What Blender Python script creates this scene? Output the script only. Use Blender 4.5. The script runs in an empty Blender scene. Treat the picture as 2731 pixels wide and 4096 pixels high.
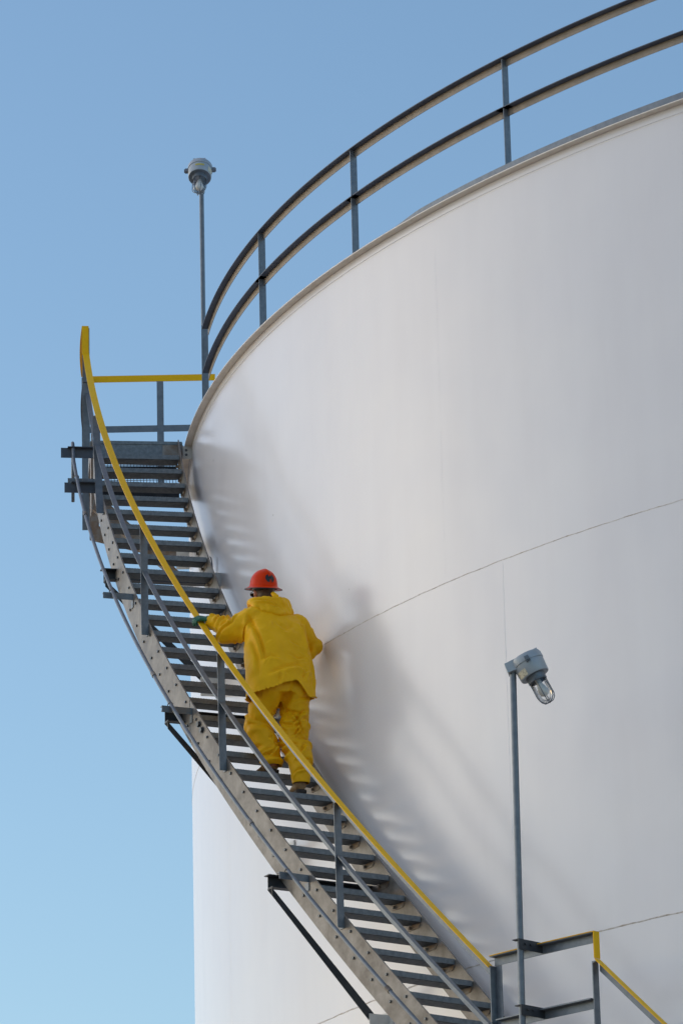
import bpy, bmesh, math, random
import numpy as np
from mathutils import Vector, Matrix, noise
from math import sin, cos, pi, radians

random.seed(7)
scene = bpy.context.scene
COL = scene.collection

# ------------------------------------------------------------------ geometry of the place
H = 15.1                       # height of the tank shell; ground is z = 0
R = 11.92942                   # tank shell radius, axis at the world origin
Ri = 12.06114                  # inner edge of the stair
PH1, DPH, Z1, RISE = 1.19557, 0.01719, 0.0368, 0.20697
G = RISE / DPH                 # climb per radian
def line(ph): return H + Z1 + (ph - PH1) * G          # tread nosing line
def cyl(r, ph, z): return Vector((-r * sin(ph), -r * cos(ph), z))
def outw(ph): return Vector((-sin(ph), -cos(ph), 0))
def tang(ph): return Vector((-cos(ph), sin(ph), 0))   # direction of rising phi

# ------------------------------------------------------------------ camera
def make_camera():
    yaw, pitch, roll, f = -0.25636, 0.32121, -0.0244, math.exp(9.78388)
    fw = Vector((sin(yaw) * cos(pitch), cos(yaw) * cos(pitch), sin(pitch)))
    rt = Vector((cos(yaw), -sin(yaw), 0)); up = rt.cross(fw)
    rt2 = cos(roll) * rt + sin(roll) * up; up2 = -sin(roll) * rt + cos(roll) * up
    cd = bpy.data.cameras.new('camera'); co = bpy.data.objects.new('camera', cd); COL.objects.link(co)
    M = Matrix.Identity(4)
    for i, v in enumerate((rt2, up2, -fw)):
        for j in range(3): M[j][i] = v[j]
    M.translation = Vector((0, -41.34776, H - 13.52056))
    co.matrix_world = M
    cd.sensor_fit = 'HORIZONTAL'; cd.sensor_width = 36; cd.lens = f / 2731 * 36
    cd.clip_start = 0.5; cd.clip_end = 6000
    scene.camera = co
make_camera()

# ------------------------------------------------------------------ light
SUN_PHI, SUN_EL = 1.66, 16
d = outw(SUN_PHI) * cos(radians(SUN_EL)) + Vector((0, 0, sin(radians(SUN_EL))))
world = bpy.data.worlds.new('World'); scene.world = world; world.use_nodes = True
nt = world.node_tree; nt.nodes.clear()
sky = nt.nodes.new('ShaderNodeTexSky'); sky.sky_type = 'NISHITA'; sky.sun_disc = False
sky.sun_elevation = radians(SUN_EL); sky.sun_rotation = math.atan2(d.x, d.y)
sky.air_density = 1.25; sky.dust_density = 0.6; sky.ozone_density = 3.0; sky.altitude = 100
bg = nt.nodes.new('ShaderNodeBackground'); bg.inputs['Strength'].default_value = 0.12
wo = nt.nodes.new('ShaderNodeOutputWorld')
nt.links.new(sky.outputs[0], bg.inputs[0]); nt.links.new(bg.outputs[0], wo.inputs[0])
sd = bpy.data.lights.new('sun', 'SUN'); sd.energy = 0.7; sd.angle = radians(150); sd.color = (1.0, 0.78, 0.64)
so = bpy.data.objects.new('sun', sd); COL.objects.link(so)
so.rotation_euler = (-d).to_track_quat('-Z', 'Y').to_euler(); so.location = d * 60
vs = scene.view_settings
vs.view_transform = 'Standard'; vs.look = 'None'; vs.gamma = 1; vs.use_curve_mapping = False; vs.exposure = 0.66

# ------------------------------------------------------------------ materials
def mat(name, col, rough=0.5, metal=0.0, col2=None, scale=8.0, mix=(0.35, 0.65), bump=0.0, bscale=60.0, spec=0.5, rvar=0.0, coat=0.0):
    m = bpy.data.materials.new(name); m.use_nodes = True
    n = m.node_tree.nodes; l = m.node_tree.links; b = n['Principled BSDF']
    b.inputs['Base Color'].default_value = (*col, 1); b.inputs['Roughness'].default_value = rough
    b.inputs['Metallic'].default_value = metal; b.inputs['Specular IOR Level'].default_value = spec
    b.inputs['Coat Weight'].default_value = coat; b.inputs['Coat Roughness'].default_value = 0.12
    tc = n.new('ShaderNodeTexCoord'); geo = n.new('ShaderNodeNewGeometry')
    if col2:
        t = n.new('ShaderNodeTexNoise'); t.inputs['Scale'].default_value = scale; t.inputs['Detail'].default_value = 6; t.inputs['Roughness'].default_value = 0.62
        l.new(geo.outputs['Position'], t.inputs['Vector'])
        r = n.new('ShaderNodeValToRGB'); r.color_ramp.elements[0].position, r.color_ramp.elements[1].position = mix
        r.color_ramp.elements[0].color = (*col, 1); r.color_ramp.elements[1].color = (*col2, 1)
        l.new(t.outputs[0], r.inputs[0]); l.new(r.outputs[0], b.inputs['Base Color'])
        if rvar:
            mr = n.new('ShaderNodeMapRange'); mr.inputs[3].default_value = rough - rvar; mr.inputs[4].default_value = rough + rvar
            l.new(t.outputs[0], mr.inputs[0]); l.new(mr.outputs[0], b.inputs['Roughness'])
    if bump:
        t2 = n.new('ShaderNodeTexNoise'); t2.inputs['Scale'].default_value = bscale; t2.inputs['Detail'].default_value = 4
        l.new(geo.outputs['Position'], t2.inputs['Vector'])
        bp = n.new('ShaderNodeBump'); bp.inputs['Strength'].default_value = bump; bp.inputs['Distance'].default_value = 0.01
        l.new(t2.outputs[0], bp.inputs['Height']); l.new(bp.outputs[0], b.inputs['Normal'])
    return m

def tank_material():
    m = bpy.data.materials.new('white_tank_paint'); m.use_nodes = True
    n = m.node_tree.nodes; l = m.node_tree.links; b = n['Principled BSDF']
    b.inputs['Roughness'].default_value = 0.22; b.inputs['Specular IOR Level'].default_value = 0.65
    geo = n.new('ShaderNodeNewGeometry')
    # broad chalky mottling + run-down streaks (dirt with a shape of its own)
    mp = n.new('ShaderNodeMapping'); mp.inputs['Scale'].default_value = (1.3, 1.3, 0.16)
    l.new(geo.outputs['Position'], mp.inputs[0])
    t = n.new('ShaderNodeTexNoise'); t.inputs['Scale'].default_value = 1.6; t.inputs['Detail'].default_value = 7; t.inputs['Roughness'].default_value = 0.6
    l.new(mp.outputs[0], t.inputs['Vector'])
    r = n.new('ShaderNodeValToRGB'); r.color_ramp.elements[0].position = 0.30; r.color_ramp.elements[1].position = 0.62
    r.color_ramp.elements[0].color = (0.825, 0.790, 0.780, 1); r.color_ramp.elements[1].color = (0.855, 0.825, 0.815, 1)
    l.new(t.outputs[0], r.inputs[0])
    t3 = n.new('ShaderNodeTexNoise'); t3.inputs['Scale'].default_value = 1.1; t3.inputs['Detail'].default_value = 5
    l.new(geo.outputs['Position'], t3.inputs['Vector'])
    mx = n.new('ShaderNodeMix'); mx.data_type = 'RGBA'; mx.blend_type = 'MULTIPLY'; mx.inputs[0].default_value = 1.0
    r3 = n.new('ShaderNodeValToRGB'); r3.color_ramp.elements[0].position = 0.3; r3.color_ramp.elements[1].position = 0.7
    r3.color_ramp.elements[0].color = (0.95, 0.95, 0.965, 1); r3.color_ramp.elements[1].color = (1, 1, 1, 1)
    l.new(t3.outputs[0], r3.inputs[0]); l.new(r.outputs[0], mx.inputs[6]); l.new(r3.outputs[0], mx.inputs[7])
    # tiny specks
    v = n.new('ShaderNodeTexVoronoi'); v.inputs['Scale'].default_value = 1.7; l.new(geo.outputs['Position'], v.inputs['Vector'])
    lt = n.new('ShaderNodeMath'); lt.operation = 'LESS_THAN'; lt.inputs[1].default_value = 0.022; l.new(v.outputs['Distance'], lt.inputs[0])
    mx2 = n.new('ShaderNodeMix'); mx2.data_type = 'RGBA'; mx2.inputs[7].default_value = (0.34, 0.31, 0.28, 1)
    ms = n.new('ShaderNodeMath'); ms.operation = 'MULTIPLY'; ms.inputs[1].default_value = 0.5; l.new(lt.outputs[0], ms.inputs[0])
    l.new(ms.outputs[0], mx2.inputs[0]); l.new(mx.outputs[2], mx2.inputs[6]); l.new(mx2.outputs[2], b.inputs['Base Color'])
    # plates are never perfectly true: long low waves that bend reflections
    t2 = n.new('ShaderNodeTexNoise'); t2.inputs['Scale'].default_value = 0.9; t2.inputs['Detail'].default_value = 2
    l.new(geo.outputs['Position'], t2.inputs['Vector'])
    bp = n.new('ShaderNodeBump'); bp.inputs['Strength'].default_value = 0.35; bp.inputs['Distance'].default_value = 0.05
    l.new(t2.outputs[0], bp.inputs['Height']); l.new(bp.outputs[0], b.inputs['Normal'])
    return m

M_TANK = tank_material()
M_SEAM = mat('weld_paint', (0.70, 0.66, 0.62), 0.5, 0, (0.44, 0.36, 0.29), 14, (0.42, 0.68))
M_RIM = mat('bounce_lit_rim_paint', (0.86, 0.79, 0.70), 0.45, 0, (0.72, 0.64, 0.54), 9, (0.45, 0.8))  # warm bounce from shell and ground put into the rim's colour
M_GALV = mat('galvanized_plate', (0.115, 0.10, 0.086), 0.5, 0.3, (0.29, 0.27, 0.245), 6, (0.34, 0.66), rvar=0.1)
M_TREAD = mat('galvanized_tread', (0.145, 0.165, 0.185), 0.5, 0.4, (0.22, 0.245, 0.265), 30, (0.35, 0.65))
M_STEEL = mat('grey_steel', (0.14, 0.165, 0.195), 0.45, 0.4, (0.20, 0.225, 0.25), 18, (0.35, 0.7))
M_WARM = mat('warm_lit_rail_leg', (0.36, 0.30, 0.24), 0.55, 0.2, (0.26, 0.22, 0.18), 9, (0.4, 0.7))  # warm light on the rim rail's outer face painted into this colour
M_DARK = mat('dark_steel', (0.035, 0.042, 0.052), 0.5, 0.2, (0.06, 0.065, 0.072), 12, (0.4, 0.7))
M_DARK2 = mat('blue_black_steel', (0.075, 0.088, 0.115), 0.5, 0.3, (0.11, 0.125, 0.15), 8, (0.4, 0.7))
M_RUST = mat('rusty_steel', (0.24, 0.17, 0.12), 0.6, 0.2, (0.30, 0.28, 0.26), 10, (0.4, 0.6))
M_YEL = mat('yellow_rail_paint', (0.94, 0.52, 0.004), 0.5, 0, (0.86, 0.47, 0.006), 22, (0.45, 0.75), spec=0.2)
M_BOLT = mat('bolt_steel', (0.10, 0.11, 0.12), 0.4, 0.7)
M_CLIP = mat('white_clip_paint', (0.72, 0.72, 0.70), 0.4, 0, (0.62, 0.61, 0.58), 12)
M_LAMP = mat('grey_lamp_enamel', (0.36, 0.41, 0.45), 0.42, 0.15, (0.42, 0.46, 0.49), 10, (0.4, 0.7))
M_LABEL = mat('cream_label', (0.62, 0.58, 0.44), 0.6, 0, (0.42, 0.36, 0.26), 70, (0.5, 0.6))
M_YLAB = mat('yellow_label', (0.55, 0.46, 0.10), 0.6)
M_JACK = mat('yellow_rain_jacket', (0.95, 0.515, 0.003), 0.5, 0, (0.88, 0.465, 0.003), 7, (0.35, 0.7), 0.12, 55, spec=0.2)
M_TROU = mat('yellow_rain_trousers', (0.93, 0.49, 0.003), 0.5, 0, (0.82, 0.425, 0.004), 8, (0.35, 0.7), 0.14, 50, spec=0.2)
M_HAT = mat('orange_hard_hat', (0.78, 0.044, 0.001), 0.28, 0, (0.70, 0.038, 0.001), 20, spec=0.12)
M_BLACK = mat('black_plastic', (0.012, 0.013, 0.016), 0.4)
M_SKIN = mat('skin', (0.50, 0.22, 0.14), 0.5, 0, (0.45, 0.17, 0.10), 20)
M_HAIR = mat('dark_hair', (0.085, 0.050, 0.028), 0.6, 0, (0.13, 0.08, 0.045), 90)
M_GLOVE = mat('green_glove', (0.012, 0.145, 0.085), 0.5, 0, (0.010, 0.105, 0.065), 30, bump=0.2, bscale=90)
M_BOOT = mat('tan_boot_leather', (0.26, 0.15, 0.055), 0.6, 0, (0.17, 0.095, 0.035), 25, bump=0.2, bscale=70)
M_SOLE = mat('dark_boot_sole', (0.030, 0.020, 0.015), 0.7)
M_GROUND = mat('gravel_ground', (0.36, 0.28, 0.21), 0.95, 0, (0.44, 0.35, 0.27), 0.6)
def glass_mat():
    m = bpy.data.materials.new('clear_glass'); m.use_nodes = True
    n = m.node_tree.nodes; l = m.node_tree.links; n.clear()
    o = n.new('ShaderNodeOutputMaterial'); mixs = n.new('ShaderNodeMixShader')
    tr = n.new('ShaderNodeBsdfTransparent'); tr.inputs[0].default_value = (0.985, 0.995, 0.995, 1)
    gl = n.new('ShaderNodeBsdfGlossy'); gl.inputs['Roughness'].default_value = 0.08
    fr = n.new('ShaderNodeFresnel'); fr.inputs[0].default_value = 1.5
    mm = n.new('ShaderNodeMath'); mm.operation = 'MULTIPLY_ADD'; mm.inputs[1].default_value = 0.6; mm.inputs[2].default_value = 0.05
    l.new(fr.outputs[0], mm.inputs[0]); l.new(mm.outputs[0], mixs.inputs[0])
    l.new(tr.outputs[0], mixs.inputs[1]); l.new(gl.outputs[0], mixs.inputs[2]); l.new(mixs.outputs[0], o.inputs[0])
    return m
M_GLASS = glass_mat()

# ------------------------------------------------------------------ helpers
def tag(o, label=None, cat=None, group=None, kind=None):
    if label: o['label'] = label
    if cat: o['category'] = cat
    if group: o['group'] = group
    if kind: o['kind'] = kind
    return o
def empty(name, loc, label, cat, group=None):
    o = bpy.data.objects.new(name, None); COL.objects.link(o); o.location = loc; o.empty_display_size = 0.3
    return tag(o, label, cat, group)
def link(name, me, m, parent=None, smooth=False):
    """mesh built in world coordinates -> object, expressed in its parent's frame"""
    o = bpy.data.objects.new(name, me); COL.objects.link(o)
    if m is not None and not me.materials: me.materials.append(m)
    if smooth:
        for p in me.polygons: p.use_smooth = True
    if parent is not None:
        o.parent = parent
        bpy.context.view_layer.update()
        me.transform(parent.matrix_world.inverted())
    return o
def out(name, bm, m, parent=None, smooth=False, local=False):
    me = bpy.data.meshes.new(name)
    bmesh.ops.recalc_face_normals(bm, faces=bm.faces)
    bm.to_mesh(me); bm.free()
    if local:
        o = bpy.data.objects.new(name, me); COL.objects.link(o); me.materials.append(m)
        if smooth:
            for p in me.polygons: p.use_smooth = True
        o.parent = parent; return o
    return link(name, me, m, parent, smooth)
def auto_smooth(o, ang=40):
    for p in o.data.polygons: p.use_smooth = True
    o.data.set_sharp_from_angle(angle=radians(ang))
def sweep(bm, rings, closed=True, caps=True):
    """rings: list of lists of points, same count; profile closed"""
    vr = [[bm.verts.new(p) for p in ring] for ring in rings]
    n = len(vr[0])
    for a, b in zip(vr[:-1], vr[1:]):
        for i in range(n if closed else n - 1):
            j = (i + 1) % n
            bm.faces.new((a[i], a[j], b[j], b[i]))
    if caps and closed:
        bm.faces.new(vr[0][::-1]); bm.faces.new(vr[-1])
    return vr
def arc(bm, prof, phs, zf=lambda ph: H, caps=True):
    """sweep a closed (dr, dz) profile round the tank axis; r is absolute"""
    sweep(bm, [[cyl(r, ph, zf(ph) + z) for r, z in prof] for ph in phs], caps=caps)
def rect(r0, r1, z0, z1): return [(r0, z0), (r1, z0), (r1, z1), (r0, z1)]
def ell(r_in, r_out, ztop, drop, t=0.007, leg_at_inner=True):
    if leg_at_inner: return [(r_in, ztop), (r_in, ztop - drop), (r_in + t, ztop - drop), (r_in + t, ztop - t * 1.3), (r_out, ztop - t * 1.3), (r_out, ztop)]
    return [(r_out, ztop), (r_out, ztop - drop), (r_out - t, ztop - drop), (r_out - t, ztop - t * 1.3), (r_in, ztop - t * 1.3), (r_in, ztop)]
def box(bm, c, ax, ay, az, hx, hy, hz):
    c = Vector(c); vs_ = []
    for sx in (-1, 1):
        for sy in (-1, 1):
            for sz in (-1, 1):
                vs_.append(bm.verts.new(c + ax * (hx * sx) + ay * (hy * sy) + az * (hz * sz)))
    for f in ((0, 1, 3, 2), (4, 6, 7, 5), (0, 4, 5, 1), (2, 3, 7, 6), (0, 2, 6, 4), (1, 5, 7, 3)):
        bm.faces.new([vs_[i] for i in f])
def pbox(bm, ph, r0, r1, dt0, dt1, z0, z1):
    """box in the radial / tangential / vertical frame at angle ph"""
    o, t = outw(ph), tang(ph)
    P = lambda r, s, z: o * r + t * s + Vector((0, 0, z))
    v = [bm.verts.new(P(r, s, z)) for r in (r0, r1) for s in (dt0, dt1) for z in (z0, z1)]
    for f in ((0, 1, 3, 2), (4, 6, 7, 5), (0, 4, 5, 1), (2, 3, 7, 6), (0, 2, 6, 4), (1, 5, 7, 3)):
        bm.faces.new([v[i] for i in f])
def prism(bm, pts, off):
    """extrude polygon pts (3-D) by vector off"""
    off = Vector(off); a = [bm.verts.new(Vector(p)) for p in pts]; b = [bm.verts.new(Vector(p) + off) for p in pts]
    n = len(a); bm.faces.new(a[::-1]); bm.faces.new(b)
    for i in range(n): bm.faces.new((a[i], a[(i + 1) % n], b[(i + 1) % n], b[i]))
def tube(bm, pts, rad, seg=12, caps=True):
    pts = [Vector(p) for p in pts]; rings = []
    rads = rad if isinstance(rad, (list, tuple)) else [rad] * len(pts)
    prev = None
    for i, p in enumerate(pts):
        t = (pts[min(i + 1, len(pts) - 1)] - pts[max(i - 1, 0)]).normalized()
        if prev is None:
            ref = Vector((0, 0, 1)) if abs(t.z) < 0.9 else Vector((1, 0, 0))
            u = t.cross(ref).normalized()
        else:
            u = (prev - t * prev.dot(t)).normalized()
        prev = u; w = t.cross(u)
        rings.append([p + (u * cos(2 * pi * k / seg) + w * sin(2 * pi * k / seg)) * rads[i] for k in range(seg)])
    sweep(bm, rings, caps=caps)
def lathe(bm, prof, M=Matrix.Identity(4), seg=40, caps=True):
    rings = [[M @ Vector((r * cos(2 * pi * k / seg), r * sin(2 * pi * k / seg), z)) for k in range(seg)] for r, z in prof]
    sweep(bm, rings, caps=caps)
def hexbolt(bm, c, n, r=0.014, h=0.012):
    n = Vector(n).normalized(); u = n.orthogonal().normalized(); w = n.cross(u)
    sweep(bm, [[Vector(c) + n * (h * k) + (u * cos(pi / 3 * i) + w * sin(pi / 3 * i)) * r for i in range(6)] for k in (0, 1)])
def frange(a, b, n): return [a + (b - a) * i / (n - 1) for i in range(n)]
BM = bmesh.new

# ------------------------------------------------------------------ ground
bm = BM()
NR = 96; rr = [0, 20, 60, 200, 800, 3000]
rings = [[bm.verts.new((r * cos(2 * pi * k / NR), r * sin(2 * pi * k / NR), 0)) for k in range(NR)] for r in rr[1:]]
c0 = bm.verts.new((0, 0, 0))
for k in range(NR): bm.faces.new((c0, rings[0][k], rings[0][(k + 1) % NR]))
for a, b in zip(rings[:-1], rings[1:]):
    for k in range(NR): bm.faces.new((a[k], b[k], b[(k + 1) % NR], a[(k + 1) % NR]))
tag(out('ground', bm, M_GROUND), kind='structure')

# ------------------------------------------------------------------ the tank
tank = empty('storage_tank', (0, 0, 0), 'huge white painted steel storage tank with horizontal weld seams', 'storage tank')
N = 720
bm = BM()
zs = [0.0] + [H - 6.2245 - 3.0, H - 6.2245, H - 3.1359, H - 0.0]
sweep(bm, [[cyl(R, 2 * pi * k / N, z) for k in range(N)] for z in zs], caps=False)
out('shell', bm, M_TANK, tank, True)
full = frange(-pi, pi, N + 1)
bm = BM()
arc(bm, rect(R + 0.001, R + 0.070, -0.009, 0.0), full, caps=False)
rim = out('rim', bm, M_RIM, tank); auto_smooth(rim)
bm = BM()
arc(bm, [(R + 0.0005, -0.078), (R + 0.0035, -0.075), (R + 0.0035, -0.0095), (R + 0.0005, -0.0095)], full, caps=False)
auto_smooth(out('rim_flange', bm, M_TANK, rim))
bm = BM(); rings = []
for ph in frange(-pi, 0.80, 520):
    h_ = 0.105 * min(1, (0.80 - ph) / 0.09 + 0.02)
    rings.append([cyl(R - 0.036, ph, H + 0.001), cyl(R - 0.030, ph, H + 0.001), cyl(R - 0.030, ph, H + 0.001 + h_), cyl(R - 0.036, ph, H + 0.001 + h_)])
sweep(bm, rings)
auto_smooth(out('roof_edge', bm, M_STEEL, tank))
bm = BM()
ca = bm.verts.new((0, 0, H + 0.6)); ring = [bm.verts.new(cyl(R - 0.037, 2 * pi * k / 180, H + 0.012)) for k in range(180)]
for k in range(180): bm.faces.new((ca, ring[k], ring[(k + 1) % 180]))
out('roof', bm, M_TANK, tank, True)
for zz, rad in ((-0.086, 0.0022), (-3.1359, 0.0040), (-6.2245, 0.0058), (-9.3, 0.0058)):   # circumferential weld beads
    bm = BM()
    phs = frange(-0.1, 1.75, 1400)
    rings = []
    for ph in phs:
        w = noise.noise((ph * 260, zz, 0)); q = rad * (1 + 0.35 * w); dz = 0.004 * noise.noise((ph * 90, zz * 3, 5))
        rings.append([cyl(R - 0.001 + q * 0.75 * cos(a), ph, H + zz + dz + q * sin(a)) for a in (-pi / 2, -pi / 4, 0, pi / 4, pi / 2)])
    sweep(bm, rings, closed=False, caps=False)
    out('weld_seam', bm, M_RIM if zz > -1 else M_SEAM, tank, True)
for ph, za, zb, rad in ((0.632, -3.136, -6.2245, 0.006), (0.691, -0.08, -3.136, 0.0035), (1.16, -0.08, -3.136, 0.002), (0.23, -0.08, -3.136, 0.0035), (1.05, -3.136, -6.2245, 0.003), (0.80, -6.2245, -9.3, 0.003)):
    bm = BM(); rings = []
    for z in frange(za, zb, 160):
        q = rad * (1 + 0.5 * noise.noise((ph * 50, z * 30, 2)))
        rings.append([cyl(R - 0.001 + q * 0.6 * cos(a), ph + q * sin(a) / R + 0.0002 * noise.noise((ph, z * 9, 0)), H + z) for a in (-pi / 2, 0, pi / 2)])
    sweep(bm, rings, closed=False, caps=False)
    out('weld_seam', bm, M_TANK, tank, True)

# ------------------------------------------------------------------ spiral staircase
O_IN, O_OUT = Ri + 0.78, Ri + 0.792
K_LAST = 36
stair = empty('spiral_staircase', cyl(Ri + 0.4, 0.85, line(0.85)), 'galvanized steel staircase curving up the side of the white tank', 'staircase')
def s_top(ph): s = ph - 0.85; return line(ph) + 0.0151 + 0.0118 * s - 0.1966 * s * s
bm = BM()
PHS = 0.8985                                   # splice between the two stringer lengths
arc(bm, [(O_IN, -0.369), (O_OUT, -0.369), (O_OUT, 0.0), (O_IN, 0.0)], frange(0.560, PHS - 0.0004, 90), s_top)
arc(bm, [(O_IN, -0.369), (O_OUT, -0.369), (O_OUT, 0.0), (O_IN, 0.0)], frange(PHS + 0.0004, 1.205, 90), s_top)
outer = out('outer_stringer', bm, M_GALV, stair); auto_smooth(outer)
bm = BM(); arc(bm, rect(O_IN - 0.012, O_IN - 0.001, -0.34, -0.02), frange(0.886, 0.914, 12), s_top)
auto_smooth(out('splice_plate', bm, M_GALV, outer))
bm = BM(); arc(bm, rect(Ri - 0.012, Ri, -0.355, 0.012), frange(0.560, 1.196, 150), line)
inner = out('inner_stringer', bm, M_GALV, stair); auto_smooth(inner)
# bolts on the outer plate (shared mesh, one object each)
bm = BM(); hexbolt(bm, (0, 0, 0), (0, 0, 1), 0.0125, 0.011)
bolt_me = bpy.data.meshes.new('bolt'); bm.to_mesh(bolt_me); bm.free(); bolt_me.materials.append(M_BOLT)
bm = BM(); hexbolt(bm, (0, 0, 0), (0, 0, 1), 0.026, 0.022); lathe(bm, [(0.030, 0), (0.030, 0.005)], seg=16)
big_me = bpy.data.meshes.new('bolt'); bm.to_mesh(big_me); bm.free(); big_me.materials.append(M_BOLT)
def put_bolt(me, ph, r, z, parent):
    o = bpy.data.objects.new('bolt', me); COL.objects.link(o)
    q = outw(ph).to_track_quat('Z', 'Y').to_matrix().to_4x4(); q.translation = cyl(r, ph, z)
    o.parent = parent
    o.matrix_basis = parent.matrix_world.inverted() @ q
bpy.context.view_layer.update()
for k in range(3, K_LAST):
    put_bolt(bolt_me, PH1 - (k - 0.11) * DPH, O_OUT, line(PH1 - (k - 0.11) * DPH) - 0.060, outer)
    put_bolt(bolt_me, PH1 - (k + 0.05) * DPH, O_OUT, line(PH1 - (k + 0.05) * DPH) - 0.238, outer)
for kk, zo in ((17.55, -0.075), (17.95, -0.075), (17.2, -0.25), (17.6, -0.25)):
    ph = PH1 - kk * DPH + 0.0
for kk, zo in ((18.18, -0.059), (18.45, -0.066)):
    ph = PH1 - kk * DPH; put_bolt(big_me, ph, O_OUT, line(ph) + zo, outer)
# treads
def tread_bm(k, at=None):
    ph, z = at if at else (PH1 - k * DPH, H + Z1 - k * RISE)
    bm = BM(); a, b = Ri + 0.006, O_IN - 0.003
    # serrated nosing: a bar whose top edge is cut in small scallops
    n = 64; top = []
    for i in range(n + 1):
        r = a + (b - a) * i / n
        top.append((r, z + (0.0 if i % 2 else -0.0035)))
    o, t = outw(ph), tang(ph)
    P = lambda r, s, zz: o * r + t * s + Vector((0, 0, zz))
    sweep(bm, [[P(r, -0.004, z - 0.044), P(r, 0.003, z - 0.044), P(r, 0.003, zz), P(r, -0.004, zz)] for r, zz in top])
    pbox(bm, ph, a, b, 0.0032, 0.165, z - 0.020, z - 0.004)                    # plank
    for s in (0.032, 0.060, 0.088, 0.116, 0.142):
        pbox(bm, ph, a + 0.002, b - 0.002, s, s + 0.012, z - 0.043, z - 0.0202)   # ribs underneath
    pbox(bm, ph, a, b, 0.1655, 0.170, z - 0.044, z - 0.004)
    return bm
for k in range(1, K_LAST):
    tr = out('tread', tread_bm(k), M_TREAD, stair)
    ph = PH1 - k * DPH; z = H + Z1 - k * RISE
    bm = BM()                                             # carrier angle at the inner stringer with its bolt
    o, t = outw(ph), tang(ph)
    P = lambda r, s, zz: o * r + t * s + Vector((0, 0, zz))
    r0 = Ri + 0.0012
    prism(bm, [P(r0, 0.0, z - 0.046), P(r0, 0.168, z - 0.046), P(r0, 0.168, z - 0.085), P(r0, 0.03, z - 0.085)], o * 0.004)
    hexbolt(bm, P(r0 + 0.004, 0.135, z - 0.066), o, 0.013, 0.022)
    out('carrier_angle', bm, M_RUST, tr)
# radial support beams with knee braces to the shell
def support(ph, ztop, r_out_, zend, r_brace=None, drop=0.09, beam_h=0.10):
    bm = BM()
    pbox(bm, ph, Ri - 0.02, Ri + r_out_, -0.045, 0.03, H + ztop - 0.008, H + ztop)          # channel: flange / web / flange
    pbox(bm, ph, Ri - 0.02, Ri + r_out_ - 0.03, 0.022, 0.0295, H + ztop - beam_h + 0.008, H + ztop - 0.0085)
    pbox(bm, ph, Ri - 0.02, Ri + r_out_ - 0.03, -0.045, 0.03, H + ztop - beam_h, H + ztop - beam_h + 0.0075)
    be = out('support_beam', bm, M_DARK, stair)
    rb = Ri + (r_brace if r_brace else r_out_ - 0.03)
    bm = BM()
    o, t = outw(ph), tang(ph)
    P = lambda r, s, zz: o * r + t * s + Vector((0, 0, zz))
    za, zb = H + ztop - beam_h - 0.001, H + zend
    w = 0.105
    p0, p1 = (rb, za), (R + 0.09, zb)
    prism(bm, [P(rb, -0.034, za), P(p1[0], -0.034, zb), P(p1[0], -0.034, zb - w), P(rb - 0.004, -0.034, za - w * 0.6)], t * 0.008)
    dv = (P(p1[0], 0, zb) - P(rb, 0, za))
    prism(bm, [P(rb, -0.026, za), P(rb, 0.035, za), P(p1[0], 0.035, zb), P(p1[0], -0.026, zb)], Vector((0, 0, -0.007)))
    out('knee_brace', bm, M_DARK, be)
    bm = BM()
    pbox(bm, ph, R - 0.002, R + 0.19, -0.046, -0.036, zb - 0.15, zb + 0.05)
    pbox(bm, ph, R - 0.002, R + 0.012, -0.10, 0.06, zb - 0.19, zb + 0.08)
    hexbolt(bm, cyl(R + 0.14, ph, zb - 0.05) - t * 0.046, -t, 0.016, 0.014)
    out('wall_clip', bm, M_CLIP, be)
    bm = BM()
    pbox(bm, ph, R - 0.002, Ri - 0.021, -0.05, 0.033, H + ztop - beam_h - 0.01, H + ztop + 0.008)
    out('beam_clip', bm, M_CLIP, be)
    return be
b9 = support(1.068, -1.74, 0.925, -2.71)
b18 = support(0.910, -3.585, 0.975, -4.70)
b27 = support(0.773, -5.375, 0.93, -6.44)
bm = BM()                                   # little hook standing on the beam end by the shell
tube(bm, [cyl(R + 0.02, 1.083, H - 1.66), cyl(R + 0.025, 1.083, H - 1.58), cyl(R + 0.03, 1.0845, H - 1.52), cyl(R + 0.035, 1.087, H - 1.50)], 0.006, 8)
out('hook', bm, M_STEEL, b9, True)

# ------------------------------------------------------------------ stair handrail (main flight)
def post_bm(ph_b, ph_t, z0, z1, r0=O_OUT + 0.001, leg=0.064, tl=0.055, t=0.006, cut=0.03):
    """angle iron: radial leg on the downhill side, tangential leg flat against the stringer"""
    bm = BM(); rings = []
    for ph, z, c in ((ph_b, z0, 0), (ph_t, z1, cut)):
        o, tt = outw(ph), tang(ph)
        P = lambda r, s, zz: o * r + tt * s + Vector((0, 0, zz))
        rings.append([P(r0, 0, z), P(r0 + leg, 0, z - c), P(r0 + leg, t, z - c), P(r0 + t, t, z), P(r0 + t, tl, z), P(r0, tl, z)])
    sweep(bm, rings); return bm
rail = empty('stair_handrail', cyl(Ri + 0.84, 0.85, line(0.85)), 'yellow topped handrail climbing along the outer edge of the curved stair', 'handrail')
def y_z(ph): s = ph - 0.85; return line(ph) + 0.9167 - 0.0511 * s - 0.4056 * s * s
def m_z(ph): s = ph - 0.85; return line(ph) + 0.4754 - 0.0 * s - 0.2397 * s * s
PHT = 1.196
bm = BM(); arc(bm, [(Ri + 0.81, -0.009), (Ri + 0.87, -0.009), (Ri + 0.87, 0.0), (Ri + 0.81, 0.0)], frange(0.5705, PHT, 160), y_z)
auto_smooth(out('top_rail', bm, M_YEL, rail))
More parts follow.
